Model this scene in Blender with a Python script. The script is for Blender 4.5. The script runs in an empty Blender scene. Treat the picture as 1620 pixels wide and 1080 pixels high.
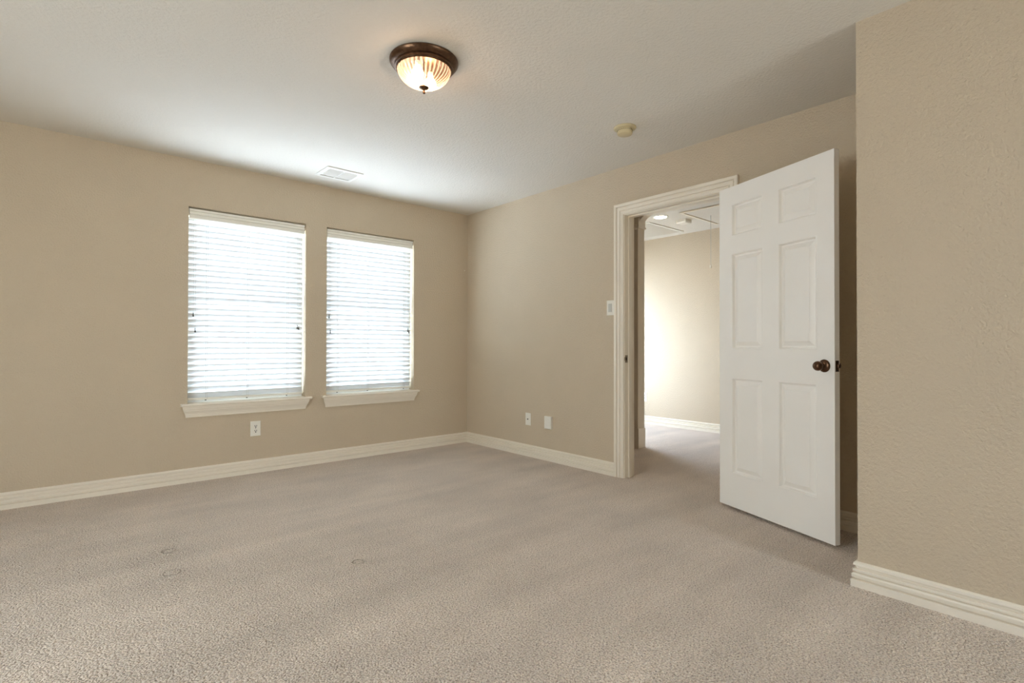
import bpy, bmesh, math, random
from mathutils import Vector, Matrix
R = math.radians
scene = bpy.context.scene
col = scene.collection

# ------------------------------------------------------------------ camera, sky, daylight, exposure
H = 2.449                     # ceiling height
cam_data = bpy.data.cameras.new('camera')
cam_data.sensor_width = 36.0
cam_data.lens = 830.83 / 1620 * 36.0
cam_data.clip_start = 0.02
cam = bpy.data.objects.new('camera', cam_data)
col.objects.link(cam)
cam.location = (-3.3763, -4.6066, 1.0354)
YAW, PIT, ROL = 0.717235, 0.0082254, 0.0017480
fw = Vector((math.sin(YAW) * math.cos(PIT), math.cos(YAW) * math.cos(PIT), math.sin(PIT)))
rt = Vector((math.cos(YAW), -math.sin(YAW), 0)); up = rt.cross(fw)
r2 = rt * math.cos(ROL) + up * math.sin(ROL); u2 = -rt * math.sin(ROL) + up * math.cos(ROL)
m = Matrix((r2, u2, -fw)).transposed()
cam.rotation_euler = m.to_euler()
scene.camera = cam

world = bpy.data.worlds.new('world'); scene.world = world; world.use_nodes = True
wn = world.node_tree; wn.nodes.clear()
w_out = wn.nodes.new('ShaderNodeOutputWorld'); w_bg = wn.nodes.new('ShaderNodeBackground')
w_tc = wn.nodes.new('ShaderNodeTexCoord'); w_sep = wn.nodes.new('ShaderNodeSeparateXYZ')
w_ramp = wn.nodes.new('ShaderNodeValToRGB'); w_map = wn.nodes.new('ShaderNodeMapRange')
wn.links.new(w_tc.outputs['Generated'], w_sep.inputs[0])
w_map.inputs[1].default_value = -1; w_map.inputs[2].default_value = 1
wn.links.new(w_sep.outputs['Z'], w_map.inputs[0]); wn.links.new(w_map.outputs[0], w_ramp.inputs[0])
cr = w_ramp.color_ramp                      # bright paving below the horizon, hazy white sky above it
cr.elements[0].position = 0.0; cr.elements[0].color = (0.93, 0.98, 1.06, 1)
cr.elements[1].position = 1.0; cr.elements[1].color = (0.80, 0.92, 1.10, 1)
e = cr.elements.new(0.49); e.color = (0.80, 0.85, 0.92, 1)
e = cr.elements.new(0.53); e.color = (0.92, 1.0, 1.12, 1)
w_side = wn.nodes.new('ShaderNodeMapRange'); w_side.inputs[1].default_value = .05; w_side.inputs[2].default_value = .55
wn.links.new(w_sep.outputs['Y'], w_side.inputs[0])
w_tint = wn.nodes.new('ShaderNodeMix'); w_tint.data_type = 'RGBA'       # the shaded side of the house sees the bluer sky
w_tint.inputs[6].default_value = (1.0, .955, .90, 1); w_tint.inputs[7].default_value = (.94, 1.0, 1.13, 1)
wn.links.new(w_side.outputs[0], w_tint.inputs[0])
w_mul = wn.nodes.new('ShaderNodeVectorMath'); w_mul.operation = 'MULTIPLY'
wn.links.new(w_ramp.outputs[0], w_mul.inputs[0]); wn.links.new(w_tint.outputs[2], w_mul.inputs[1])
wn.links.new(w_mul.outputs[0], w_bg.inputs[0]); wn.links.new(w_bg.outputs[0], w_out.inputs[0])
SKY = 9.5
w_bg.inputs[1].default_value = SKY


def portal(name, loc, rot, sx, sy):
    l = bpy.data.lights.new(name, 'AREA'); l.shape = 'RECTANGLE'; l.size = sx; l.size_y = sy
    l.cycles.is_portal = True
    o = bpy.data.objects.new(name, l); col.objects.link(o); o.location = loc; o.rotation_euler = rot
    return o


# area light local -Z is the emitting side: rotX(-90) makes it face -Y ; rotY(-90) face +X ; rotX(90) face +Y
portal('window_portal', (-2.173, 0.20, 1.34), (R(-90), 0, 0), 1.0, 1.6)
portal('window_portal', (-1.106, 0.20, 1.34), (R(-90), 0, 0), 1.0, 1.6)
portal('window_portal', (1.85, 0.20, 1.35), (R(-90), 0, 0), 1.3, 1.7)
portal('window_portal', (-1.35, -7.45, 1.37), (R(90), 0, 0), 1.0, 1.7)

portal('window_portal', (-5.80, -2.9, 1.37), (0, R(-90), 0), 1.7, 1.2)
scene.view_settings.view_transform = 'Standard'
scene.view_settings.look = 'None'
scene.view_settings.gamma = 1
scene.view_settings.use_curve_mapping = False
scene.view_settings.exposure = 1.08
scene.cycles.use_denoising = True
scene.cycles.max_bounces = 14
scene.cycles.diffuse_bounces = 8
scene.cycles.transparent_max_bounces = 24
scene.cycles.sample_clamp_indirect = 6
scene.cycles.caustics_reflective = False
scene.cycles.caustics_refractive = False


# ------------------------------------------------------------------ materials
def srgb(r, g, b):
    f = lambda c: (c / 255 / 12.92) if c / 255 <= .04045 else ((c / 255 + .055) / 1.055) ** 2.4
    return (f(r), f(g), f(b), 1)


def mat(name, color, rough=.5, metal=0.0, bump=None, vary=None, spec=None):
    mt = bpy.data.materials.new(name); mt.use_nodes = True
    nt = mt.node_tree; b = nt.nodes['Principled BSDF']
    b.inputs['Base Color'].default_value = color
    b.inputs['Roughness'].default_value = rough; b.inputs['Metallic'].default_value = metal
    if spec is not None: b.inputs['Specular IOR Level'].default_value = spec
    tc = nt.nodes.new('ShaderNodeTexCoord')
    if bump:
        prev = None
        for (kind, scale, strength, dist) in bump:
            if kind == 'noise':
                t = nt.nodes.new('ShaderNodeTexNoise'); t.inputs['Detail'].default_value = 2.5
                out = t.outputs['Fac']
            else:
                t = nt.nodes.new('ShaderNodeTexVoronoi'); out = t.outputs['Distance']
            t.inputs['Scale'].default_value = scale
            nt.links.new(tc.outputs['Object'], t.inputs['Vector'])
            bn = nt.nodes.new('ShaderNodeBump'); bn.inputs['Strength'].default_value = strength
            bn.inputs['Distance'].default_value = dist
            nt.links.new(out, bn.inputs['Height'])
            if prev: nt.links.new(prev.outputs[0], bn.inputs['Normal'])
            prev = bn
        nt.links.new(prev.outputs[0], b.inputs['Normal'])
    if vary:
        scale, amt = vary
        t = nt.nodes.new('ShaderNodeTexNoise'); t.inputs['Scale'].default_value = scale
        t.inputs['Detail'].default_value = 4
        nt.links.new(tc.outputs['Object'], t.inputs['Vector'])
        rp = nt.nodes.new('ShaderNodeValToRGB')
        rp.color_ramp.elements[0].position = .3; rp.color_ramp.elements[1].position = .7
        rp.color_ramp.elements[0].color = tuple(c * (1 - amt) for c in color[:3]) + (1,)
        rp.color_ramp.elements[1].color = tuple(min(1, c * (1 + amt)) for c in color[:3]) + (1,)
        nt.links.new(t.outputs['Fac'], rp.inputs[0]); nt.links.new(rp.outputs[0], b.inputs['Base Color'])
    return mt


WALL = srgb(203, 188, 165)
M_wall = mat('beige_wall_paint', WALL, .75, bump=[('noise', 85, .8, .007), ('noise', 230, .4, .003)], vary=(3.0, .015), spec=.2)
M_ceil = mat('ceiling_paint', srgb(222, 217, 207), .85, bump=[('noise', 65, .6, .006), ('noise', 180, .4, .003)], vary=(2.0, .012), spec=.15)
M_trim = mat('cream_trim_paint', srgb(236, 228, 213), .38, vary=(6, .01))
M_door = mat('white_door_paint', srgb(243, 240, 234), .42, bump=[('noise', 240, .05, .001)], vary=(5, .01))
M_white = mat('white_plastic', srgb(235, 232, 222), .35, vary=(30, .01))
M_slot = mat('dark_slot', srgb(30, 26, 22), .7)
M_grey = mat('grey_plastic', srgb(196, 196, 190), .4, vary=(30, .02))
M_ivory = mat('aged_ivory_plastic', srgb(204, 190, 152), .45, vary=(25, .02))
M_bronze = mat('oil_rubbed_bronze', srgb(96, 72, 54), .33, .9, vary=(60, .25))
M_nickel = mat('brushed_nickel', srgb(150, 140, 124), .35, 1.0, vary=(80, .1))
M_ventw = mat('white_enamel', srgb(232, 230, 224), .4, vary=(20, .01))
M_cord = mat('white_cord', srgb(190, 190, 184), .7, vary=(50, .02))
M_tassel = mat('dark_tassel', srgb(62, 58, 50), .6, vary=(90, .2))
M_vinyl = mat('white_vinyl_frame', srgb(235, 236, 234), .35, vary=(10, .01))


def carpet_material():
    mt = bpy.data.materials.new('beige_cut_pile_carpet'); mt.use_nodes = True
    nt = mt.node_tree; N = nt.nodes; L = nt.links; b = N['Principled BSDF']
    b.inputs['Roughness'].default_value = .95; b.inputs['Specular IOR Level'].default_value = .1
    b.inputs['Sheen Weight'].default_value = .25; b.inputs['Sheen Roughness'].default_value = .5
    tc = N.new('ShaderNodeTexCoord')

    def noise(scale, detail=3, vec=None, rough=.5):
        t = N.new('ShaderNodeTexNoise'); t.inputs['Scale'].default_value = scale
        t.inputs['Detail'].default_value = detail; t.inputs['Roughness'].default_value = rough
        L.new(vec or tc.outputs['Object'], t.inputs['Vector']); return t

    # tufts, tuft colour flecks, brushed patches of pile, vacuum tracks
    vo = N.new('ShaderNodeTexVoronoi'); vo.inputs['Scale'].default_value = 120
    nz = noise(80, 2)
    mixv = N.new('ShaderNodeVectorMath'); mixv.operation = 'MULTIPLY_ADD'
    L.new(nz.outputs['Color'], mixv.inputs[0]); mixv.inputs[1].default_value = (.010, .010, .010)
    L.new(tc.outputs['Object'], mixv.inputs[2]); L.new(mixv.outputs[0], vo.inputs['Vector'])
    fleck = noise(150, 4, rough=.75)
    patch = noise(1.6, 5, rough=.6)
    mp = N.new('ShaderNodeMapping'); mp.inputs['Rotation'].default_value = (0, 0, R(8)); mp.inputs['Scale'].default_value = (.45, 3.2, 1)
    L.new(tc.outputs['Object'], mp.inputs['Vector'])
    track = noise(1.5, 4, mp.outputs[0])
    base = N.new('ShaderNodeValToRGB'); cr = base.color_ramp
    cr.elements[0].position = .36; cr.elements[0].color = srgb(134, 110, 97)
    cm = cr.elements.new(.46); cm.color = srgb(224, 206, 190)
    cr.elements[2].position = .62; cr.elements[2].color = srgb(253, 241, 228)
    L.new(fleck.outputs['Fac'], base.inputs[0])
    lo = N.new('ShaderNodeMapRange'); lo.inputs[1].default_value = .3; lo.inputs[2].default_value = .7
    lo.inputs[3].default_value = .80; lo.inputs[4].default_value = 1.14
    ad = N.new('ShaderNodeMath'); ad.operation = 'MULTIPLY_ADD'; ad.inputs[1].default_value = .5
    hf = N.new('ShaderNodeMath'); hf.operation = 'MULTIPLY'; hf.inputs[1].default_value = .5
    L.new(track.outputs['Fac'], hf.inputs[0]); L.new(patch.outputs['Fac'], ad.inputs[0]); L.new(hf.outputs[0], ad.inputs[2])
    L.new(ad.outputs[0], lo.inputs[0])
    mul = N.new('ShaderNodeVectorMath'); mul.operation = 'SCALE'
    L.new(base.outputs[0], mul.inputs[0]); L.new(lo.outputs[0], mul.inputs['Scale'])
    L.new(mul.outputs[0], b.inputs['Base Color'])
    # bump: tufts + pile unevenness + round furniture dents
    bm1 = N.new('ShaderNodeBump'); bm1.inputs['Strength'].default_value = 1.0; bm1.inputs['Distance'].default_value = .010
    bm1.invert = True
    L.new(vo.outputs['Distance'], bm1.inputs['Height'])
    bm2 = N.new('ShaderNodeBump'); bm2.inputs['Strength'].default_value = .5; bm2.inputs['Distance'].default_value = .02
    n2 = noise(14, 5, rough=.7); L.new(n2.outputs['Fac'], bm2.inputs['Height']); L.new(bm1.outputs[0], bm2.inputs['Normal'])
    prev = bm2
    for (x, y, r, s) in ((-2.267, -2.221, .026, 1.0), (-2.93, -1.47, .03, .55), (-2.96, -1.78, .035, .55)):
        d = N.new('ShaderNodeVectorMath'); d.operation = 'DISTANCE'; d.inputs[1].default_value = (x, y, 0)
        L.new(tc.outputs['Object'], d.inputs[0])
        mr = N.new('ShaderNodeMath'); mr.operation = 'SUBTRACT'; L.new(d.outputs['Value'], mr.inputs[0]); mr.inputs[1].default_value = r
        ab = N.new('ShaderNodeMath'); ab.operation = 'ABSOLUTE'; L.new(mr.outputs[0], ab.inputs[0])
        rg = N.new('ShaderNodeMapRange'); rg.inputs[1].default_value = 0; rg.inputs[2].default_value = .007
        rg.inputs[3].default_value = 0; rg.inputs[4].default_value = 1; L.new(ab.outputs[0], rg.inputs[0])
        bb = N.new('ShaderNodeBump'); bb.inputs['Strength'].default_value = s; bb.inputs['Distance'].default_value = .035
        L.new(rg.outputs[0], bb.inputs['Height']); L.new(prev.outputs[0], bb.inputs['Normal']); prev = bb
    L.new(prev.outputs[0], b.inputs['Normal'])
    return mt


M_carpet = carpet_material()


def glass_pane_material():
    mt = bpy.data.materials.new('window_glass'); mt.use_nodes = True
    nt = mt.node_tree; nt.nodes.clear()
    o = nt.nodes.new('ShaderNodeOutputMaterial'); mx = nt.nodes.new('ShaderNodeMixShader'); mx.inputs[0].default_value = .06
    t = nt.nodes.new('ShaderNodeBsdfTransparent'); t.inputs[0].default_value = (.94, .97, .96, 1)
    g = nt.nodes.new('ShaderNodeBsdfGlossy'); g.inputs['Roughness'].default_value = .03
    nt.links.new(t.outputs[0], mx.inputs[1]); nt.links.new(g.outputs[0], mx.inputs[2]); nt.links.new(mx.outputs[0], o.inputs[0])
    return mt


def slat_material():
    mt = bpy.data.materials.new('white_faux_wood_slat'); mt.use_nodes = True
    nt = mt.node_tree; nt.nodes.clear()
    o = nt.nodes.new('ShaderNodeOutputMaterial'); mx = nt.nodes.new('ShaderNodeMixShader'); mx.inputs[0].default_value = .13
    d = nt.nodes.new('ShaderNodeBsdfDiffuse'); d.inputs[0].default_value = (.80, .81, .80, 1)
    t = nt.nodes.new('ShaderNodeBsdfTranslucent'); t.inputs[0].default_value = (.80, .82, .82, 1)
    nt.links.new(d.outputs[0], mx.inputs[1]); nt.links.new(t.outputs[0], mx.inputs[2]); nt.links.new(mx.outputs[0], o.inputs[0])
    return mt


def dome_material():
    """ribbed, lightly frosted glass"""
    mt = bpy.data.materials.new('ribbed_frosted_glass'); mt.use_nodes = True
    nt = mt.node_tree; nt.nodes.clear(); N = nt.nodes; L = nt.links
    o = N.new('ShaderNodeOutputMaterial'); m1 = N.new('ShaderNodeMixShader'); m2 = N.new('ShaderNodeMixShader')
    t = N.new('ShaderNodeBsdfTransparent'); t.inputs[0].default_value = (1, .95, .88, 1)
    tr = N.new('ShaderNodeBsdfTranslucent'); tr.inputs[0].default_value = (1, .90, .82, 1)
    g = N.new('ShaderNodeBsdfGlossy'); g.inputs['Roughness'].default_value = .12
    lw = N.new('ShaderNodeLayerWeight'); lw.inputs[0].default_value = .35
    mr = N.new('ShaderNodeMapRange'); mr.inputs[3].default_value = .12; mr.inputs[4].default_value = .42
    L.new(lw.outputs['Facing'], mr.inputs[0]); tc = N.new('ShaderNodeTexCoord'); sp = N.new('ShaderNodeSeparateXYZ'); L.new(tc.outputs['Object'], sp.inputs[0])
    at = N.new('ShaderNodeMath'); at.operation = 'ARCTAN2'; L.new(sp.outputs['Y'], at.inputs[0]); L.new(sp.outputs['X'], at.inputs[1])
    ml = N.new('ShaderNodeMath'); ml.operation = 'MULTIPLY'; ml.inputs[1].default_value = 36; L.new(at.outputs[0], ml.inputs[0])
    sn = N.new('ShaderNodeMath'); sn.operation = 'SINE'; L.new(ml.outputs[0], sn.inputs[0])
    sc_ = N.new('ShaderNodeMath'); sc_.operation = 'MULTIPLY_ADD'; sc_.inputs[1].default_value = .12; sc_.use_clamp = True
    L.new(sn.outputs[0], sc_.inputs[0]); L.new(mr.outputs[0], sc_.inputs[2]); L.new(sc_.outputs[0], m1.inputs[0]); m2.inputs[0].default_value = .08
    L.new(t.outputs[0], m1.inputs[1]); L.new(tr.outputs[0], m1.inputs[2])
    L.new(m1.outputs[0], m2.inputs[1]); L.new(g.outputs[0], m2.inputs[2]); L.new(m2.outputs[0], o.inputs[0])
    return mt


def emis(name, color, strength):
    mt = bpy.data.materials.new(name); mt.use_nodes = True
    b = mt.node_tree.nodes['Principled BSDF']
    b.inputs['Base Color'].default_value = (.8, .8, .8, 1)
    b.inputs['Emission Color'].default_value = color; b.inputs['Emission Strength'].default_value = strength
    return mt


M_glass = glass_pane_material(); M_slat = slat_material(); M_dome = dome_material()
M_bulb = emis('lit_bulb', (1, .64, .38, 1), 30)
M_can = emis('lit_can_lens', (1, .93, .82, 1), 36)


# ------------------------------------------------------------------ mesh helpers
class MB:
    def __init__(s): s.v = []; s.f = []; s.sm = []

    def face(s, pts, smooth=False):
        i = len(s.v); s.v += [tuple(p) for p in pts]; s.f.append(tuple(range(i, i + len(pts)))); s.sm.append(smooth)

    def box(s, x0, x1, y0, y1, z0, z1, mtx=None):
        c = [(x, y, z) for z in (z0, z1) for y in (y0, y1) for x in (x0, x1)]
        if mtx: c = [tuple(mtx @ Vector(p)) for p in c]
        i = len(s.v); s.v += c
        for f in ((0, 2, 3, 1), (4, 5, 7, 6), (0, 1, 5, 4), (2, 6, 7, 3), (0, 4, 6, 2), (1, 3, 7, 5)):
            s.f.append(tuple(i + k for k in f)); s.sm.append(False)

    def strip(s, rows, closed=False, smooth=False, cap=False):
        """rows: list of equal length point lists; skins between consecutive rows"""
        n = len(rows[0]); i = len(s.v)
        for r in rows: s.v += [tuple(p) for p in r]
        for a in range(len(rows) - 1):
            for k in range(n if closed else n - 1):
                k2 = (k + 1) % n
                s.f.append((i + a * n + k, i + a * n + k2, i + (a + 1) * n + k2, i + (a + 1) * n + k)); s.sm.append(smooth)
        if cap:
            s.f.append(tuple(i + k for k in reversed(range(n)))); s.sm.append(False)
            s.f.append(tuple(i + (len(rows) - 1) * n + k for k in range(n))); s.sm.append(False)

    def lathe(s, prof, seg=48, center=(0, 0, 0), axis='z', mod=None):
        rows = []
        for (r, h) in prof:
            row = []
            for k in range(seg):
                a = 2 * math.pi * k / seg
                rr = r * (mod(k, r, h) if mod else 1)
                if axis == 'z': p = (rr * math.cos(a), rr * math.sin(a), h)
                elif axis == 'y': p = (rr * math.cos(a), h, rr * math.sin(a))
                else: p = (h, rr * math.cos(a), rr * math.sin(a))
                row.append(tuple(Vector(p) + Vector(center)))
            rows.append(row)
        s.strip(rows, closed=True, smooth=True, cap=True)

    def tube(s, pts, r, seg=6):
        rows = []
        for i, p in enumerate(pts):
            p = Vector(p)
            d = (Vector(pts[min(i + 1, len(pts) - 1)]) - Vector(pts[max(i - 1, 0)])).normalized()
            a = d.orthogonal().normalized() if i == 0 else (a - d * a.dot(d)).normalized()
            b = d.cross(a)
            rows.append([p + a * r * math.cos(t) + b * r * math.sin(t) for t in [2 * math.pi * k / seg for k in range(seg)]])
        s.strip(rows, closed=True, smooth=True, cap=True)

    def build(s, name, material, parent=None, bevel=0, label=None, keep_normals=False):
        me = bpy.data.meshes.new(name); me.from_pydata(s.v, [], s.f)
        me.polygons.foreach_set('use_smooth', s.sm)
        bm = bmesh.new(); bm.from_mesh(me); bmesh.ops.remove_doubles(bm, verts=bm.verts, dist=1e-6)
        if not keep_normals: bmesh.ops.recalc_face_normals(bm, faces=bm.faces)
        bm.to_mesh(me); bm.free()
        if any(s.sm): me.set_sharp_from_angle(angle=R(38))
        me.materials.append(material)
        o = bpy.data.objects.new(name, me); col.objects.link(o)
        if parent: o.parent = parent
        if bevel:
            b = o.modifiers.new('bevel', 'BEVEL'); b.width = bevel; b.segments = 2; b.limit_method = 'ANGLE'; b.angle_limit = R(40)
        if label: o['label'] = label
        return o


def tag(o, label, cat, group=None, kind=None):
    o['label'] = label; o['category'] = cat
    if group: o['group'] = group
    if kind: o['kind'] = kind
    return o


def empty(name, loc=(0, 0, 0), rz=0):
    o = bpy.data.objects.new(name, None); col.objects.link(o); o.location = loc; o.rotation_euler = (0, 0, rz)
    o.empty_display_size = .1
    return o


def struct(o, label, cat): return tag(o, label, cat, kind='structure')


def wall_holes(axis, p0, p1, a0, a1, z0, z1, holes):
    """solid wall slab between planes p0<p1 on axis ('x' or 'y'), from a0 to a1 along, with rectangular holes (b0,b1,c0,c1)"""
    A = sorted({a0, a1, *[h[0] for h in holes], *[h[1] for h in holes]})
    Z = sorted({z0, z1, *[h[2] for h in holes], *[h[3] for h in holes]})
    P = (lambda p, a, z: (p, a, z)) if axis == 'x' else (lambda p, a, z: (a, p, z))
    solid = lambda i, j: 0 <= i < len(A) - 1 and 0 <= j < len(Z) - 1 and not any(
        h[0] <= (A[i] + A[i + 1]) / 2 <= h[1] and h[2] <= (Z[j] + Z[j + 1]) / 2 <= h[3] for h in holes)
    b = MB()
    for i in range(len(A) - 1):
        for j in range(len(Z) - 1):
            if not solid(i, j): continue
            u0, u1, v0, v1 = A[i], A[i + 1], Z[j], Z[j + 1]
            for p in (p0, p1): b.face([P(p, u0, v0), P(p, u1, v0), P(p, u1, v1), P(p, u0, v1)])
            if not solid(i - 1, j): b.face([P(p0, u0, v0), P(p1, u0, v0), P(p1, u0, v1), P(p0, u0, v1)])
            if not solid(i + 1, j): b.face([P(p0, u1, v0), P(p1, u1, v0), P(p1, u1, v1), P(p0, u1, v1)])
            if not solid(i, j - 1): b.face([P(p0, u0, v0), P(p1, u0, v0), P(p1, u1, v0), P(p0, u1, v0)])
            if not solid(i, j + 1): b.face([P(p0, u0, v1), P(p1, u0, v1), P(p1, u1, v1), P(p0, u1, v1)])
    return b


# ------------------------------------------------------------------ shell
XL, YB = -5.60, -7.20          # left and back walls (out of frame)
XF = 2.60                      # far wall of the room past the hall
W1 = (-2.613, -1.733); W2 = (-1.549, -0.663); WZ = (0.573, 2.09)
DY0, DY1, DZ = -2.923, -2.063, 2.083      # rough opening of the doorway
CX, CY = -0.746, -3.872        # outside corner of the projecting wall

b = MB(); b.box(XL - .15, XF + .15, YB - .15, .15, -.12, 0)
struct(b.build('floor', M_carpet), 'beige cut pile carpet covering the whole floor', 'carpet')
b = MB(); b.box(XL - .15, XF + .15, YB - .15, .15, H, H + .12)
struct(b.build('ceiling', M_ceil), 'pale textured ceiling over the room and hall', 'ceiling')

w3 = (1.40, 2.40)              # window of the room beyond, out of sight to the left
b = wall_holes('y', 0, .15, XL - .15, XF + .15, 0, H, [(*W1, *WZ), (*W2, *WZ), (*w3, .40, 1.85)])
struct(b.build('wall_back', M_wall), 'beige wall with the two blinded windows', 'wall')
b = wall_holes('x', 0, .12, CY, 0, 0, H, [(DY0, DY1, 0, DZ)])
struct(b.build('wall_right', M_wall), 'beige wall with the doorway to the hall', 'wall')
b = MB(); b.box(CX, .12, YB, CY, 0, H)
struct(b.build('wall_front_right', M_wall), 'beige wall projecting at the right edge, nearest the camera', 'wall')
b = wall_holes('x', XL - .15, XL, YB, 0, 0, H, [(-3.45, -2.35, .6, 2.15)])
struct(b.build('wall_left', M_wall), 'beige left wall outside the frame', 'wall')
b = wall_holes('y', YB - .15, YB, XL - .15, CX, 0, H, [(-1.75, -.95, .6, 2.15)])
struct(b.build('wall_front', M_wall), 'beige wall behind the camera', 'wall')
b = MB(); b.box(XF, XF + .12, YB, 0, 0, H)
struct(b.build('wall_far', M_wall), 'pinkish beige daylit wall seen through the doorway', 'wall')
b = MB(); b.box(.12, XF, -4.4, -4.28, 0, H)
struct(b.build('wall_hall_end', M_wall), 'beige end wall of the hall, outside the frame', 'wall')

# partition with the round cornered opening past the hall
AX0, AX1 = 1.09, 1.18; AYL = -1.43; AYR = -3.7; ATOP = 2.36; AR = .13
pts = [(0.0, 0), (0.0, H), (-4.28, H), (-4.28, 0), (AYR, 0)]
for k in range(9):
    a = R(90 * k / 8); pts.append((AYR + AR - AR * math.cos(a), ATOP - AR + AR * math.sin(a)))
for k in range(9):
    a = R(90 - 90 * k / 8); pts.append((AYL - AR + AR * math.cos(a), ATOP - AR + AR * math.sin(a)))
pts.append((AYL, 0))
bm = bmesh.new()
vs = [bm.verts.new((AX0, y, z)) for y, z in pts]; f = bm.faces.new(vs)
r = bmesh.ops.extrude_face_region(bm, geom=[f])
bmesh.ops.translate(bm, verts=[v for v in r['geom'] if isinstance(v, bmesh.types.BMVert)], vec=(AX1 - AX0, 0, 0))
bmesh.ops.triangulate(bm, faces=[f for f in bm.faces if len(f.verts) > 4]); bmesh.ops.recalc_face_normals(bm, faces=bm.faces)
me = bpy.data.meshes.new('wall_hall'); bm.to_mesh(me); bm.free(); me.materials.append(M_trim)
o = bpy.data.objects.new('wall_hall', me); col.objects.link(o)
struct(o, 'hall partition with a wide opening rounded at its top corner', 'wall')

b = MB()     # added unseen roof outside, keeps ground light out of the far window
b.strip([[(1.0, .35, .30), (3.4, .35, .30), (3.4, 4.5, -.9), (1.0, 4.5, -.9)], [(1.0, .35, .18), (3.4, .35, .18), (3.4, 4.5, -1.02), (1.0, 4.5, -1.02)]], closed=True, cap=True)
struct(b.build('light_blocker', mat('light_blocker_grey', srgb(92, 88, 84), .9, bump=[('noise', 30, .4, .01)], vary=(8, .15))), 'added unseen grey roof outside, not in view', 'light_blocker')

# ------------------------------------------------------------------ baseboards
BB = [(0, .106), (.006, .106), (.0135, .1005), (.0145, .0910), (.0060, .0880), (.0040, .0820), (.0045, .0775), (.0150, .0745), (.0155, .0670),
      (.0060, .0645), (.0060, .0600), (.0150, .0575), (.0195, .0520), (.0190, .0400), (.0085, .0380), (.0085, .0330), (.0215, .0305), (.0220, 0), (0, 0)]


def baseboard(name, path, side, label):
    """path: 2D points along the wall face; side=+1 -> board on the left of travel; mitred corners"""
    b = MB(); rows = []
    n = len(path)
    for i, p in enumerate(path):
        p = Vector(p)
        d0 = (p - Vector(path[i - 1])).normalized() if i else None
        d1 = (Vector(path[i + 1]) - p).normalized() if i < n - 1 else None
        nn = [Vector((-d.y, d.x)) * side for d in (d0, d1) if d is not None]
        if len(nn) == 2: mv = (nn[0] + nn[1]) / (1 + nn[0].dot(nn[1]))
        else: mv = nn[0]
        rows.append([(p.x + mv.x * d, p.y + mv.y * d, z) for d, z in BB])
    b.strip(rows, closed=True, cap=True)
    return struct(b.build(name, M_trim), label, 'baseboard')


baseboard('baseboard_back', [(XL, -1.2), (XL, 0), (0, 0), (0, -1.990)], -1,
          'cream grooved baseboard under the windows, running to the doorway')
baseboard('baseboard_right', [(0, -2.997), (0, CY), (CX, CY), (CX, YB)], -1,
          'cream grooved baseboard wrapping the projecting wall at the right')
baseboard('baseboard_far', [(XF, 0), (XF, -4.28)], -1, 'cream baseboard of the far wall seen through the doorway')

# ------------------------------------------------------------------ doorway trim
YL, YR, CT, CW = -2.078, -2.909, 2.068, .088
CAS = [(0, 0), (0, .008), (.004, .0130), (.014, .0135), (.020, .0175), (.026, .0175), (.0275, .0085), (.0315, .0085), (.034, .0170), (.048, .0195),
       (.056, .0175), (.0575, .0085), (.0625, .0085), (.065, .0200), (.074, .0235), (.085, .0235), (.088, .0190), (.088, 0)]


def casing(name, xw, sgn, yl, yr, top, label, foot=0.0):
    b = MB()
    rows = [[(xw + sgn * t, yl + u, foot) for u, t in CAS], [(xw + sgn * t, yl + u, top + u) for u, t in CAS],
            [(xw + sgn * t, yr - u, top + u) for u, t in CAS], [(xw + sgn * t, yr - u, foot) for u, t in CAS]]
    b.strip(rows, closed=True, cap=True)
    return struct(b.build(name, M_trim), label, 'door casing')


casing('trim_1', 0, -1, YL, YR, CT, 'cream fluted casing around the open doorway')
casing('trim_2', .12, 1, YL, YR, CT, 'cream casing on the hall side of the doorway')
# jamb with stop, strike plate
JL, JR, JT = -2.083, -2.903, 2.063
jamb = empty('trim_3', (0.06, (JL + JR) / 2, 0))
struct(jamb, 'cream door jamb and stop lining the doorway', 'door jamb')
b = MB()
b.box(-.06, .06, JL, JL + .02, 0, JT + .02); b.box(-.06, .06, JR - .02, JR, 0, JT + .02); b.box(-.06, .06, JR, JL, JT, JT + .02)
for v in range(len(b.v)): b.v[v] = (b.v[v][0], b.v[v][1] - (JL + JR) / 2, b.v[v][2])
b.build('jamb_board', M_trim, jamb, bevel=.0012)
b = MB(); c = (JL + JR) / 2
b.box(-.020, .016, JL - .011 - c, JL - c, 0, JT); b.box(-.020, .016, JR - c, JR + .011 - c, 0, JT); b.box(-.020, .016, JR + .011 - c, JL - .011 - c, JT - .011, JT)
b.build('door_stop', M_trim, jamb, bevel=.0015)
b = MB()
zs = .934
b.box(-.058, -.026, JL - .0016 - c, JL - c, zs - .029, zs - .012); b.box(-.058, -.026, JL - .0016 - c, JL - c, zs + .012, zs + .029)
b.box(-.058, -.050, JL - .0016 - c, JL - c, zs - .012, zs + .012); b.box(-.034, -.026, JL - .0016 - c, JL - c, zs - .012, zs + .012)
b.box(-.066, -.058, JL - .003 - c, JL - c, zs - .014, zs + .014)
sp = b.build('strike_plate', M_nickel, jamb, label='small nickel strike plate')
b = MB(); b.box(-.050, -.034, JL - .0008 - c, JL + .0 - c, zs - .012, zs + .012); b.build('latch_hole', M_slot, sp)

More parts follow.
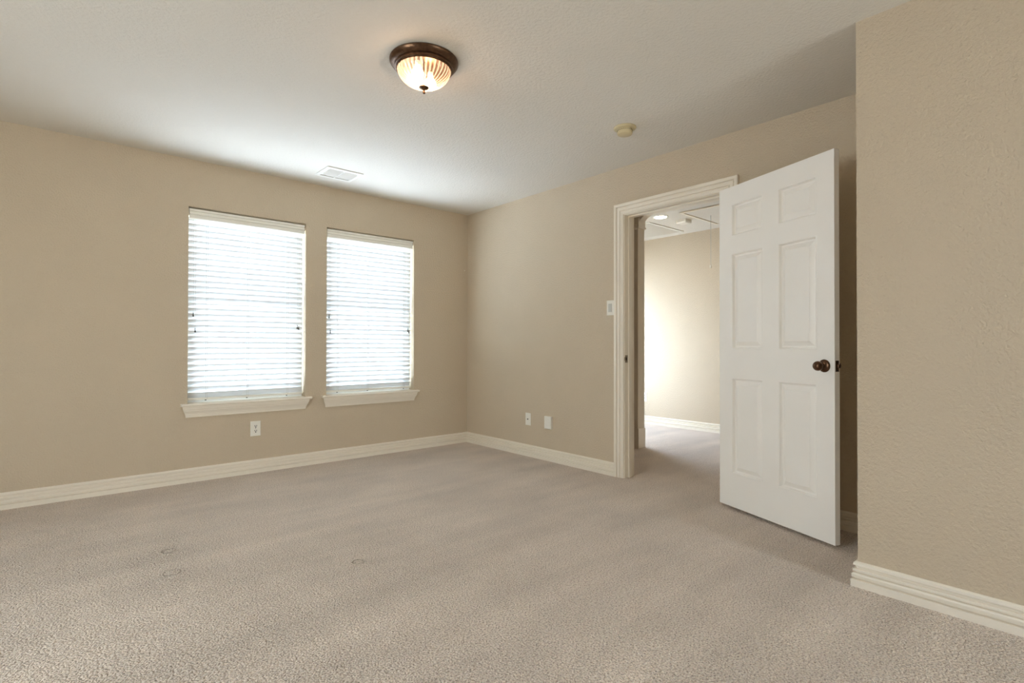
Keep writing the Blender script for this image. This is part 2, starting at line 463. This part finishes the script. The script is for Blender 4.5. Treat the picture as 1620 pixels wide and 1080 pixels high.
# ------------------------------------------------------------------ the open six panel door
DW, DH, DT = .806, 2.030, .035
ev = Vector((-.34261, -.93948, 0))
door = empty('door_1', (-.0951, -2.9111, .020), math.atan2(ev.y, ev.x))
struct(door, 'white six panel door standing wide open into the room, bronze knob', 'door')
SX = [0, .105, .350, .460, .705, DW]; SZ = [0, .210, .816, .997, 1.602, 1.713, 1.917, DH]
pan = [(i, j) for i in (1, 3) for j in (1, 3, 5)]
b = MB()
for i in range(5):
    for j in range(7):
        if (i, j) in pan: continue
        for y in (0, DT): b.face([(SX[i], y, SZ[j]), (SX[i + 1], y, SZ[j]), (SX[i + 1], y, SZ[j + 1]), (SX[i], y, SZ[j + 1])])
for j in range(7):
    for x in (0, DW): b.face([(x, 0, SZ[j]), (x, DT, SZ[j]), (x, DT, SZ[j + 1]), (x, 0, SZ[j + 1])])
for i in range(5):
    for z in (0, DH): b.face([(SX[i], 0, z), (SX[i + 1], 0, z), (SX[i + 1], DT, z), (SX[i], DT, z)])
b.build('door_slab', M_door, door)
PP = [(0, 0), (.003, -.0010), (.007, .0010), (.009, .0075), (.0125, .0150), (.0195, .0160), (.0225, .0145), (.042, .0040), (.046, .0015), (.048, .0015)]
for (i, j) in pan:
    b = MB()
    for side in (0, 1):
        rows = []
        for ins, dep in PP:
            y = dep if side == 0 else DT - dep
            rows.append([(SX[i] + ins, y, SZ[j] + ins), (SX[i + 1] - ins, y, SZ[j] + ins), (SX[i + 1] - ins, y, SZ[j + 1] - ins), (SX[i] + ins, y, SZ[j + 1] - ins)])
        b.strip(rows, closed=True)
        b.face(rows[-1])
    b.build('door_panel', M_door, door)
KX, KZ = .749, .914
for side, nm in ((-1, 'door_knob'), (1, 'door_knob')):
    y0 = 0 if side < 0 else DT
    b = MB()
    prof = [(.0, 0), (.033, 0), (.0335, .003), (.031, .007), (.024, .010), (.014, .013), (.0115, .020), (.0115, .026), (.014, .030), (.020, .034),
            (.0238, .040), (.0252, .047), (.0245, .054), (.021, .061), (.015, .0665), (.007, .069), (0.0001, .0695)]
    b.lathe([(max(r_, .0001), y0 + side * h) for r_, h in prof], 40, (KX, 0, KZ), axis='y')
    b.build(nm, M_bronze, door, label='round oil rubbed bronze knob' if side < 0 else None)
b = MB(); b.box(DW, DW + .0012, .006, DT - .006, KZ - .0285, KZ + .0285)
lp = b.build('latch_plate', M_bronze, door, label='bronze latch plate with its bolt')
b = MB(); b.box(DW + .001, DW + .013, .011, DT - .011, KZ - .009, KZ + .009); b.build('latch_bolt', M_bronze, lp, bevel=.002)
for dz in (.012, -.026):
    pass
b = MB()
for z in (KZ - .022, KZ + .022): b.lathe([(.0001, DW + .0012), (.0035, DW + .0012), (.003, DW + .0022), (.0001, DW + .0022)], 12, (0, DT / 2, z), axis='x')
b.build('screw', M_slot, lp)
for z in (.18, 1.0, 1.84):
    b = MB(); b.lathe([(.0001, z - .045), (.006, z - .045), (.006, z + .045), (.0001, z + .045)], 14, (-.004, DT + .004, 0))
    b.box(-.0015, 0, .004, DT, z - .044, z + .044)
    b.build('hinge', M_bronze, door)


# ------------------------------------------------------------------ windows
def build_window(idx, x0, x1, label):
    w = empty('window_%d' % idx, ((x0 + x1) / 2, 0, WZ[0])); struct(w, label, 'window')
    ox, oz = (x0 + x1) / 2, WZ[0]
    L_, R_ = x0 - ox, x1 - ox; T_ = WZ[1] - oz
    b = MB()   # vinyl frame
    y0, y1 = .085, .148; fwid = .032
    b.box(L_, L_ + fwid, y0, y1, 0, T_); b.box(R_ - fwid, R_, y0, y1, 0, T_); b.box(L_ + fwid, R_ - fwid, y0, y1, T_ - fwid, T_); b.box(L_ + fwid, R_ - fwid, y0, y1, 0, fwid + .02)
    b.build('window_frame', M_vinyl, w, bevel=.002)
    zm = 1.343 - oz
    for nm, za, zb, ya, yb in (('upper_sash', zm - .012, T_ - fwid, .118, .140), ('lower_sash', fwid + .02, zm + .018, .092, .115)):
        b = MB(); s = .034; l, r_ = L_ + fwid, R_ - fwid
        b.box(l, l + s, ya, yb, za, zb); b.box(r_ - s, r_, ya, yb, za, zb); b.box(l + s, r_ - s, ya, yb, za, za + s); b.box(l + s, r_ - s, ya, yb, zb - s, zb)
        so = b.build(nm, M_vinyl, w, bevel=.002)
        b = MB(); yc = (ya + yb) / 2; b.box(l + s, r_ - s, yc - .002, yc + .002, za + s, zb - s); b.build('pane', M_glass, so)
    # stool with horns, apron
    st = .593 - oz
    b = MB()
    b.box(L_, R_, -.001, .085, 0, st)
    prof = [(0, st - .020), (-.036, st - .020), (-.041, st - .016), (-.043, st - .010), (-.041, st - .004), (-.036, st), (0, st)]
    b.strip([[(L_ - .046, y, z) for y, z in prof], [(R_ + .046, y, z) for y, z in prof]], closed=True, cap=True)
    b.build('window_stool', M_trim, w)
    ap = [(0, -.104), (.012, -.104), (.0135, -.098), (.014, -.088), (.0165, -.084), (.018, -.076), (.023, -.066), (.025, -.060), (.0285, -.057), (.030, -.048),
          (.034, -.040), (.0345, -.032), (.037, -.028), (.037, -.020), (0, -.020)]
    b = MB(); dz = st
    b.strip([[(L_ - .038 + (.037 - d), -d, dz + z) for d, z in ap], [(R_ + .024 - (.037 - d), -d, dz + z) for d, z in ap]], closed=True, cap=True)
    b.build('apron', M_trim, w)
    return w


build_window(1, *W1, 'left of the two windows, behind lowered white blinds')
build_window(2, *W2, 'right of the two windows, nearer the room corner')


def build_window_plain(idx, label, axis):
    if idx == 3: x0, x1, z0, z1 = *w3, .40, 1.85
    elif idx == 4: x0, x1, z0, z1 = -1.75, -.95, .6, 2.15
    else: x0, x1, z0, z1 = -3.45, -2.35, .6, 2.15
    w = empty('window_%d' % idx); struct(w, label, 'window')
    P = (lambda b, u0, u1, d0, d1, c0, c1: b.box(u0, u1, d0, d1, c0, c1)) if idx == 3 else (lambda b, u0, u1, d0, d1, c0, c1: b.box(XL - d1, XL - d0, u0, u1, c0, c1)) if idx == 5 else (lambda b, u0, u1, d0, d1, c0, c1: b.box(u0, u1, YB - d1, YB - d0, c0, c1))
    b = MB(); s = .045
    P(b, x0, x0 + s, .08, .14, z0, z1); P(b, x1 - s, x1, .08, .14, z0, z1); P(b, x0 + s, x1 - s, .08, .14, z0, z0 + s); P(b, x0 + s, x1 - s, .08, .14, z1 - s, z1)
    zc = (z0 + z1) / 2; P(b, x0 + s, x1 - s, .09, .13, zc - .02, zc + .02)
    b.build('window_frame', M_vinyl, w)
    b = MB(); P(b, x0 + s, x1 - s, .104, .108, z0 + s, zc - .02); P(b, x0 + s, x1 - s, .104, .108, zc + .02, z1 - s); b.build('pane', M_glass, w)


build_window_plain(3, 'bare window of the room past the hall, out of sight', 'y')
build_window_plain(4, 'added fill light window behind the camera, outside the frame', 'y')  # added out of frame as fill light for the window wall
build_window_plain(5, 'added fill light window in the left wall, outside the frame', 'x')  # unseen, added to brighten the doorway wall, door and carpet


# ------------------------------------------------------------------ blinds
def build_blind(x0, x1, ladders, lift, tilt, label, seed):
    rnd = random.Random(seed)
    top = WZ[1]
    bl = empty('window_blind', ((x0 + x1) / 2, .056, .593)); tag(bl, label, 'blind', 'white horizontal blinds in the two windows')
    ox, oy, oz = bl.location
    g = .006
    L_, R_ = x0 + g - ox, x1 - g - ox
    X = lambda v: v - ox
    Z = lambda v: v - oz
    # moulded valance with returned end
    vp = [(-.036, Z(2.079)), (-.046, Z(2.079)), (-.050, Z(2.074)), (-.050, Z(2.061)), (-.042, Z(2.059)), (-.042, Z(2.054)), (-.049, Z(2.052)),
          (-.050, Z(2.037)), (-.042, Z(2.035)), (-.042, Z(2.030)), (-.048, Z(2.028)), (-.048, Z(2.008)), (-.043, Z(2.002)), (-.036, Z(2.002))]
    b = MB(); b.strip([[(L_ + .001, y, z) for y, z in vp], [(R_ - .004, y, z) for y, z in vp]], closed=True, cap=True)
    b.build('valance', M_white, bl)
    b = MB(); b.box(L_ + .003, R_ - .003, -.025, .027, Z(2.030), Z(2.076)); b.build('head_rail', M_white, bl)
    # slats: room edge up, outer edge down, slight sag and scatter
    b = MB(); pitch = .0432; th = R(58); hw = .0255
    z = 1.992; n = 0
    zmeet = 1.350
    while z > .648:
        t = th + R(rnd.uniform(-1.6, 1.6)) + (R(-14) if abs(z - zmeet) < pitch / 2 else 0)
        dy = -math.cos(t) * hw; dz = math.sin(t) * hw
        z0 = z + rnd.uniform(-.0012, .0012); tiltx = rnd.uniform(-.0015, .0015)
        rows = []
        for (xx, q) in ((L_ + .002, -1), (0, 0), (R_ - .010, 1)):
            zz = Z(z0) + q * tiltx; row = []
            nx, nz = -math.sin(t), -math.cos(t)    # thickness direction (y,z)
            for s_ in (-1, -.5, 0, .5, 1):
                cr_ = .0022 * (1 - s_ * s_); row.append((xx, dy * s_ + nx * (.0012 + cr_) * 1, zz + dz * s_ + nz * (.0012 + cr_)))
            for s_ in (1, .5, 0, -.5, -1):
                cr_ = .0022 * (1 - s_ * s_); row.append((xx, dy * s_ + nx * (-.0012 + cr_), zz + dz * s_ + nz * (-.0012 + cr_)))
            rows.append(row)
        b.strip(rows, closed=True, cap=True)
        z -= pitch; n += 1
    b.build('slat_array', M_slat, bl)
    zb = .622
    b = MB(); b.box(L_ + .002, R_ - .010, -.024, .022, Z(zb) - .008, Z(zb) + .008); b.build('bottom_rail', M_white, bl, bevel=.003)
    for lx in ladders:
        b = MB()
        for yy in (-.0285, .0285):
            b.tube([(X(lx), yy * (.62 if True else 1), Z(2.03)), (X(lx), yy * .62, Z(zb))], .0012, 4)
        b.tube([(X(lx) + .010, -.024, Z(2.03)), (X(lx) + .010, -.024, Z(zb))], .0010, 4)
        lo = b.build('ladder_cord', M_cord, bl)
        b = MB(); b.lathe([(.0001, 0), (.006, 0), (.006, .006), (.0001, .006)], 10, (X(lx), -.019, Z(zb) - .014)); b.build('cord_plug', M_tassel, lo)
    for nm, cs in (('tilt_cord', tilt), ('lift_cord', lift)):
        for (cx_, cz_) in cs:
            b = MB(); b.tube([(X(cx_), -.030, Z(2.03)), (X(cx_) + .001, -.034, Z(1.7)), (X(cx_), -.032, Z(cz_ + .02))], .0008, 4)
            co = b.build(nm, M_cord, bl)
            b = MB(); b.lathe([(.0001, .020), (.0025, .020), (.0035, .012), (.003, .006), (.0055, -.006), (.0065, -.012), (.0001, -.013)], 12, (X(cx_), -.032, Z(cz_)))
            b.build('tassel', M_tassel, co, label='small dark cord tassel')
    return bl


build_blind(*W1, (-2.485, -2.19, -1.878), ((-1.796, 1.189), (-1.784, 1.184)), ((-2.574, 1.267), (-2.561, 1.147)),
            'lowered white blind in the left window, its two left tassels hanging far apart', 3)
build_blind(*W2, (-1.435, -1.14, -.757), ((-.717, 1.186), (-.705, 1.168)), ((-1.516, 1.292), (-1.505, 1.156)),
            'lowered white blind in the right window, nearer the room corner', 8)

# ------------------------------------------------------------------ wall plates
def plate(b, w, h, t=.006):
    """bevelled cover plate in local coords: x across, z up, front at -y"""
    i = .004
    rows = [[(-w / 2, 0, -h / 2), (w / 2, 0, -h / 2), (w / 2, 0, h / 2), (-w / 2, 0, h / 2)],
            [(-w / 2, -t * .5, -h / 2), (w / 2, -t * .5, -h / 2), (w / 2, -t * .5, h / 2), (-w / 2, -t * .5, h / 2)],
            [(-w / 2 + i, -t, -h / 2 + i), (w / 2 - i, -t, -h / 2 + i), (w / 2 - i, -t, h / 2 - i), (-w / 2 + i, -t, h / 2 - i)]]
    b.strip(rows, closed=True, cap=True)


def outlet(loc, rz, label):
    o = empty('wall_outlet', loc, rz); tag(o, label, 'outlet')
    b = MB(); plate(b, .078, .121); b.build('cover_plate', M_white, o)
    for dz in (.0195, -.0195):
        b = MB(); sg = 24; pr = []
        for k in range(sg):
            a = 2 * math.pi * k / sg
            pr.append((.0172 * math.cos(a), max(-.0135, min(.0135, .0172 * math.sin(a)))))
        b.strip([[(x, -.0055, z + dz) for x, z in pr], [(x, -.0080, z + dz) for x, z in pr]], closed=True, cap=True)
        s = b.build('socket', M_white, o)
        b = MB()
        b.box(-.0085, -.0045, -.0083, -.0078, dz - .001, dz + .0095); b.box(.0045, .0085, -.0083, -.0078, dz - .001, dz + .0095)
        b.lathe([(.0001, -.0078), (.0046, -.0078), (.0046, -.0083), (.0001, -.0083)], 12, (0, 0, dz - .0075), axis='y')
        b.build('slot', M_slot, s)
    b = MB(); b.lathe([(.0001, -.0055), (.003, -.0055), (.0028, -.0068), (.0001, -.007)], 12, axis='y'); b.build('screw', M_nickel, o)
    return o


outlet((-2.133, 0, .3575), 0, 'white double power outlet below the left window')
outlet((XF, -.462, .355), R(-90), 'white power outlet low on the far wall beyond the doorway')

o = empty('coax_plate', (0, -.971, .346), R(-90)); tag(o, 'flat white plate with dark centre jack, left of the low box plate', 'cable jack')
b = MB(); plate(b, .070, .115, .005); b.build('cover_plate', M_white, o)
b = MB(); b.lathe([(.0001, -.004), (.0065, -.004), (.0065, -.008), (.0045, -.008), (.0045, -.013), (.0001, -.013)], 6, axis='y'); b.build('jack', M_tassel, o, label='dark round cable jack')
for z in (.042, -.042):
    b = MB(); b.lathe([(.0001, -.004), (.003, -.004), (.0026, -.0058), (.0001, -.006)], 10, (0, 0, z), axis='y'); b.build('screw', M_white, o)

o = empty('phone_jack', (0, -1.252, .343), R(-90)); tag(o, 'thick white box plate low on the wall between the jack plate and doorway', 'wall jack')
b = MB()
rows = [[(-.0435, 0, -.056), (.0435, 0, -.056), (.0435, 0, .056), (-.0435, 0, .056)], [(-.0435, -.022, -.056), (.0435, -.022, -.056), (.0435, -.022, .056), (-.0435, -.022, .056)],
        [(-.039, -.027, -.051), (.039, -.027, -.051), (.039, -.027, .051), (-.039, -.027, .051)]]
b.strip(rows, closed=True, cap=True); b.build('housing', M_white, o)
b = MB()
b.box(-.016, .016, -.0285, -.0265, -.030, -.012); b.build('button', M_white, o)
b = MB(); b.box(-.016, .016, -.0285, -.0265, .010, .028); b.build('button', M_white, o)

o = empty('light_switch', (0, -1.9425, 1.342), R(-90)); tag(o, 'white rocker light switch on the wall left of the doorway', 'light switch')
b = MB(); plate(b, .072, .120); b.build('cover_plate', M_white, o)
b = MB(); b.box(-.0175, .0175, -.0072, -.005, -.034, .034); fr = b.build('rocker_frame', M_grey, o)
b = MB()
b.strip([[(-.0155, -.0068, -.031), (-.0155, -.0102, -.031), (-.0155, -.0072, 0), (-.0155, -.0086, .031), (-.0155, -.0068, .031)],
         [(.0155, -.0068, -.031), (.0155, -.0102, -.031), (.0155, -.0072, 0), (.0155, -.0086, .031), (.0155, -.0068, .031)]], closed=True, cap=True)
b.build('rocker', M_grey, o, label='pale grey rocker')
for z in (.048, -.048):
    b = MB(); b.lathe([(.0001, -.005), (.003, -.005), (.0026, -.0066), (.0001, -.007)], 10, (0, 0, z), axis='y'); b.build('screw', M_white, o)

b = MB(); b.lathe([(.0001, 0), (.004, 0), (.005, -.003), (.003, -.007), (.0001, -.008)], 12, (-.0396, 0, 1.8457), axis='y')
tag(b.build('wall_plug', M_white), 'tiny white plug in the wall beside the room corner, right of the windows', 'wall plug')

# ------------------------------------------------------------------ ceiling light
LX, LY = -1.998, -2.358
cl = empty('ceiling_light', (LX, LY, H)); tag(cl, 'flush mounted ceiling light with lit ribbed glass bowl and bronze rim', 'ceiling light')
b = MB()
b.lathe([(.120, 0), (.166, 0), (.169, -.004), (.168, -.012), (.160, -.022), (.151, -.029), (.148, -.030), (.1440, -.031), (.1450, -.036), (.1440, -.041), (.1385, -.042), (.1375, -.047), (.134, -.050), (.130, -.048), (.126, -.040), (.120, -.010)], 72)
b.build('rim', M_bronze, cl, label='dark antique bronze rim')
b = MB(); seg = 216
prof = []
RO, DEP = .1290, .086
for k in range(17):
    a = R(90 * k / 16); prof.append((max(.006, RO * math.cos(a) ** .95), -.042 - DEP * math.sin(a) ** 1.0))
rows = []
for (r_, h) in prof:
    rib = min(1, r_ / .05)
    rows.append([((r_ + (.0030) * rib * abs(math.cos(k * math.pi * 36 / seg))) * math.cos(2 * math.pi * k / seg), (r_ + (.0030) * rib * abs(math.cos(k * math.pi * 36 / seg))) * math.sin(2 * math.pi * k / seg), h) for k in range(seg)])
b.strip(rows, closed=True, smooth=True)
b.build('glass_bowl', M_dome, cl, label='ribbed amber tinted glass bowl', keep_normals=True)
b = MB(); b.lathe([(.0001, -.126), (.016, -.127), (.0235, -.130), (.0245, -.1325), (.020, -.1365), (.010, -.141), (.0055, -.146), (.0050, -.151), (.0072, -.155), (.0072, -.159), (.0040, -.1625), (.0001, -.164)], 28)
b.build('finial', M_bronze, cl, label='small bronze finial')
b = MB(); b.tube([(0, 0, -.01), (0, 0, -.130)], .004, 10); b.build('stem', M_bronze, cl)
for dx, dy in ((-.052, -.025), (.052, .025)):
    b = MB(); b.lathe([(.0001, -.030), (.014, -.030), (.016, -.045), (.014, -.050), (.0001, -.050)], 20, (dx, dy, 0)); so = b.build('bulb_socket', M_white, cl)
    b = MB()
    b.lathe([(.0001, -.048), (.012, -.048), (.013, -.056), (.022, -.070), (.0285, -.084), (.0285, -.096), (.022, -.108), (.011, -.114), (.0001, -.1155)], 24, (dx, dy, 0)); b.build('bulb', M_bulb, so)

# ------------------------------------------------------------------ smoke detector
sd = empty('smoke_detector', (-.598, -2.530, H)); tag(sd, 'round aged ivory smoke detector on the bedroom ceiling near the doorway', 'smoke detector')
b = MB(); b.lathe([(.0001, 0), (.071, 0), (.072, -.004), (.068, -.010), (.062, -.0125), (.0001, -.0125)], 48); b.build('base_ring', M_ivory, sd)
b = MB(); b.lathe([(.0001, -.012), (.046, -.012), (.0475, -.016), (.0490, -.034), (.047, -.043), (.042, -.047), (.0001, -.048)], 48); hd = b.build('head', M_ivory, sd)
b = MB()
for k in range(24):
    a = 2 * math.pi * k / 24; mt = Matrix.Rotation(a, 4, 'Z')
    b.box(.0480, .0494, -.0035, .0035, -.0245, -.0215, mt)
b.build('sounder_slot', M_tassel, hd)

# ------------------------------------------------------------------ ceiling vent
cv = empty('ceiling_vent', (-1.613, -.415, H)); tag(cv, 'white two section ceiling air vent near the window wall', 'ceiling vent')
b = MB(); wx, wy, fr_ = .150, .135, .030
for (x0, x1, y0, y1) in ((-wx, wx, -wy, -wy + fr_), (-wx, wx, wy - fr_, wy), (-wx, -wx + fr_, -wy + fr_, wy - fr_), (wx - fr_, wx, -wy + fr_, wy - fr_), (-.007, .007, -wy + fr_, wy - fr_)):
    b.box(x0, x1, y0, y1, -.009, 0)
b.build('frame', M_ventw, cv, bevel=.003)
b = MB(); b.box(-wx + fr_, wx - fr_, -wy + fr_, wy - fr_, -.0012, -.0002); b.build('duct_back', M_ventw, cv)
for sx in (-1, 1):
    for k in range(5):
        y = -wy + fr_ + .012 + k * .030
        mt = Matrix.Translation((sx * (.0635), y, -.0065)) @ Matrix.Rotation(R(-38), 4, 'X')
        b = MB(); b.box(-.055, .055, -.0012, .017, -.0006, .0006, mt)
        b.build('louver', M_ventw, cv)

# ------------------------------------------------------------------ hall: arch casing, fixtures
o = empty('trim_4', (AX0, AYL, 0)); struct(o, 'cream pilaster trim at the rounded hall opening, with plinth and small capital', 'pilaster trim')
b = MB()
px = []
# fluted shaft lining the jamb face (faces -y) and a narrow casing on the hall face
n = 7; w_ = AX1 - AX0
prof = [(-.008, 0), (-.008, -.004)]
for k in range(n):
    a0 = .0 + w_ * k / n; a1 = w_ * (k + 1) / n
    prof += [(a0 + .002, -.011), (a1 - .004, -.011), (a1 - .002, -.006)]
prof += [(w_ + .008, -.010), (w_ + .008, 0)]
b.strip([[(x, y, .20) for x, y in prof], [(x, y, 2.235) for x, y in prof]], closed=True, cap=True)
b.build('shaft', M_trim, o)
b = MB(); b.box(-.014, w_ + .014, -.018, .045, 0, .20); b.build('plinth', M_trim, o, bevel=.003)
b = MB(); b.box(-.008, 0, 0, .040, .20, 2.235); b.build('side_board', M_trim, o)
b = MB()
b.box(-.014, w_ + .014, -.018, .040, 2.250, 2.330); b.box(-.022, w_ + .022, -.024, .044, 2.230, 2.250); 
b.build('capital', M_trim, o, bevel=.003)
b = MB(); b.tube([(-.018, .002, 2.226), (-.018, .044, 2.226)], .008, 10); b.tube([(-.020, .002, 2.262), (-.020, .044, 2.262)], .007, 10)
b.build('bead', M_trim, o)
baseboard('baseboard_hall', [(AX0, AYL + .045), (AX0, 0)], -1, 'cream baseboard on the hall side of the partition, hidden by the doorway')

rc = empty('recessed_light', (1.625, -1.345, H)); tag(rc, 'lit round recessed can light in the ceiling beyond the doorway', 'recessed light')
b = MB(); b.lathe([(.062, 0), (.085, 0), (.087, -.003), (.080, -.006), (.066, -.004), (.062, 0)], 40); b.build('trim_ring', M_white, rc)
b = MB(); b.lathe([(.0001, -.0005), (.064, -.0005), (.064, -.0025), (.0001, -.0025)], 40); b.build('lens', M_can, rc, label='glowing warm white lens')

fill_can = rc.copy(); col.objects.link(fill_can); fill_can.location = (.60, -3.35, H)  # extra can added out of view to lift the dark hall floor
tag(fill_can, 'added can light brightening the hall floor, hidden behind the open door', 'recessed light')
for ch in list(rc.children):
    c_ = ch.copy(); col.objects.link(c_); c_.parent = fill_can
gr = empty('return_air_grille', (2.09, -.84, H)); tag(gr, 'large white return air grille in the ceiling beyond the doorway', 'air grille')
b = MB(); gx, gy, gf = .365, .295, .028
for (x0, x1, y0, y1) in ((-gx, gx, -gy, -gy + gf), (-gx, gx, gy - gf, gy), (-gx, -gx + gf, -gy + gf, gy - gf), (gx - gf, gx, -gy + gf, gy - gf)): b.box(x0, x1, y0, y1, -.010, 0)
for x in (-.115, .115): b.box(x - .008, x + .008, -gy + gf, gy - gf, -.009, 0)
b.build('frame', M_ventw, gr, bevel=.002)
b = MB()
y = -gy + gf + .010
while y < gy - gf - .008:
    b.box(-gx + gf, gx - gf, -.0008, .012, -.0006, .0006, Matrix.Translation((0, y, -.0065)) @ Matrix.Rotation(R(-35), 4, 'X')); y += .0165
b.build('louver_bank', M_ventw, gr)

ah = empty('attic_hatch', (2.0, -2.27, H)); tag(ah, 'white attic hatch panel in the hall ceiling with a pull string', 'attic hatch')
hx0, hx1, hy0, hy1 = -.40, .38, -.68, .68
b = MB(); b.box(hx0 + .035, hx1 - .035, hy0 + .035, hy1 - .035, -.006, 0); b.build('hatch_panel', M_ceil, ah)
b = MB(); t_ = .030
for (x0, x1, y0, y1) in ((hx0, hx1, hy0, hy0 + t_), (hx0, hx1, hy1 - t_, hy1), (hx0, hx0 + t_, hy0 + t_, hy1 - t_), (hx1 - t_, hx1, hy0 + t_, hy1 - t_)): b.box(x0, x1, y0, y1, -.013, 0)
b.build('hatch_frame', M_trim, ah, bevel=.003)
b = MB(); sx, sy = 1.95 - 2.0, -1.755 + 2.27
b.tube([(sx, sy, -.005), (sx + .002, sy, -.30), (sx, sy, -.535)], .0022, 6); ps = b.build('pull_string', M_cord, ah)
b = MB(); b.lathe([(.0001, -.532), (.004, -.534), (.008, -.548), (.009, -.562), (.006, -.570), (.0001, -.572)], 14, (sx, sy, 0)); b.build('pull_knob', M_white, ps)

hd = empty('hall_smoke_detector', (1.945, -1.435, H)); tag(hd, 'small square white detector in the ceiling beyond the doorway', 'smoke detector')
b = MB(); mt = Matrix.Rotation(R(0), 4, 'Z')
rows = []
for z, s in ((0, .062), (-.030, .062), (-.040, .052)): rows.append([(-s, -s, z), (s, -s, z), (s, s, z), (-s, s, z)])
b.strip(rows, closed=True, cap=True); hh = b.build('housing', M_white, hd)
b = MB()
for k in range(5): b.box(-.064, -.0615, -.035 + k * .016, -.028 + k * .016, -.026, -.010)
b.build('sensor_vent', M_grey, hh)
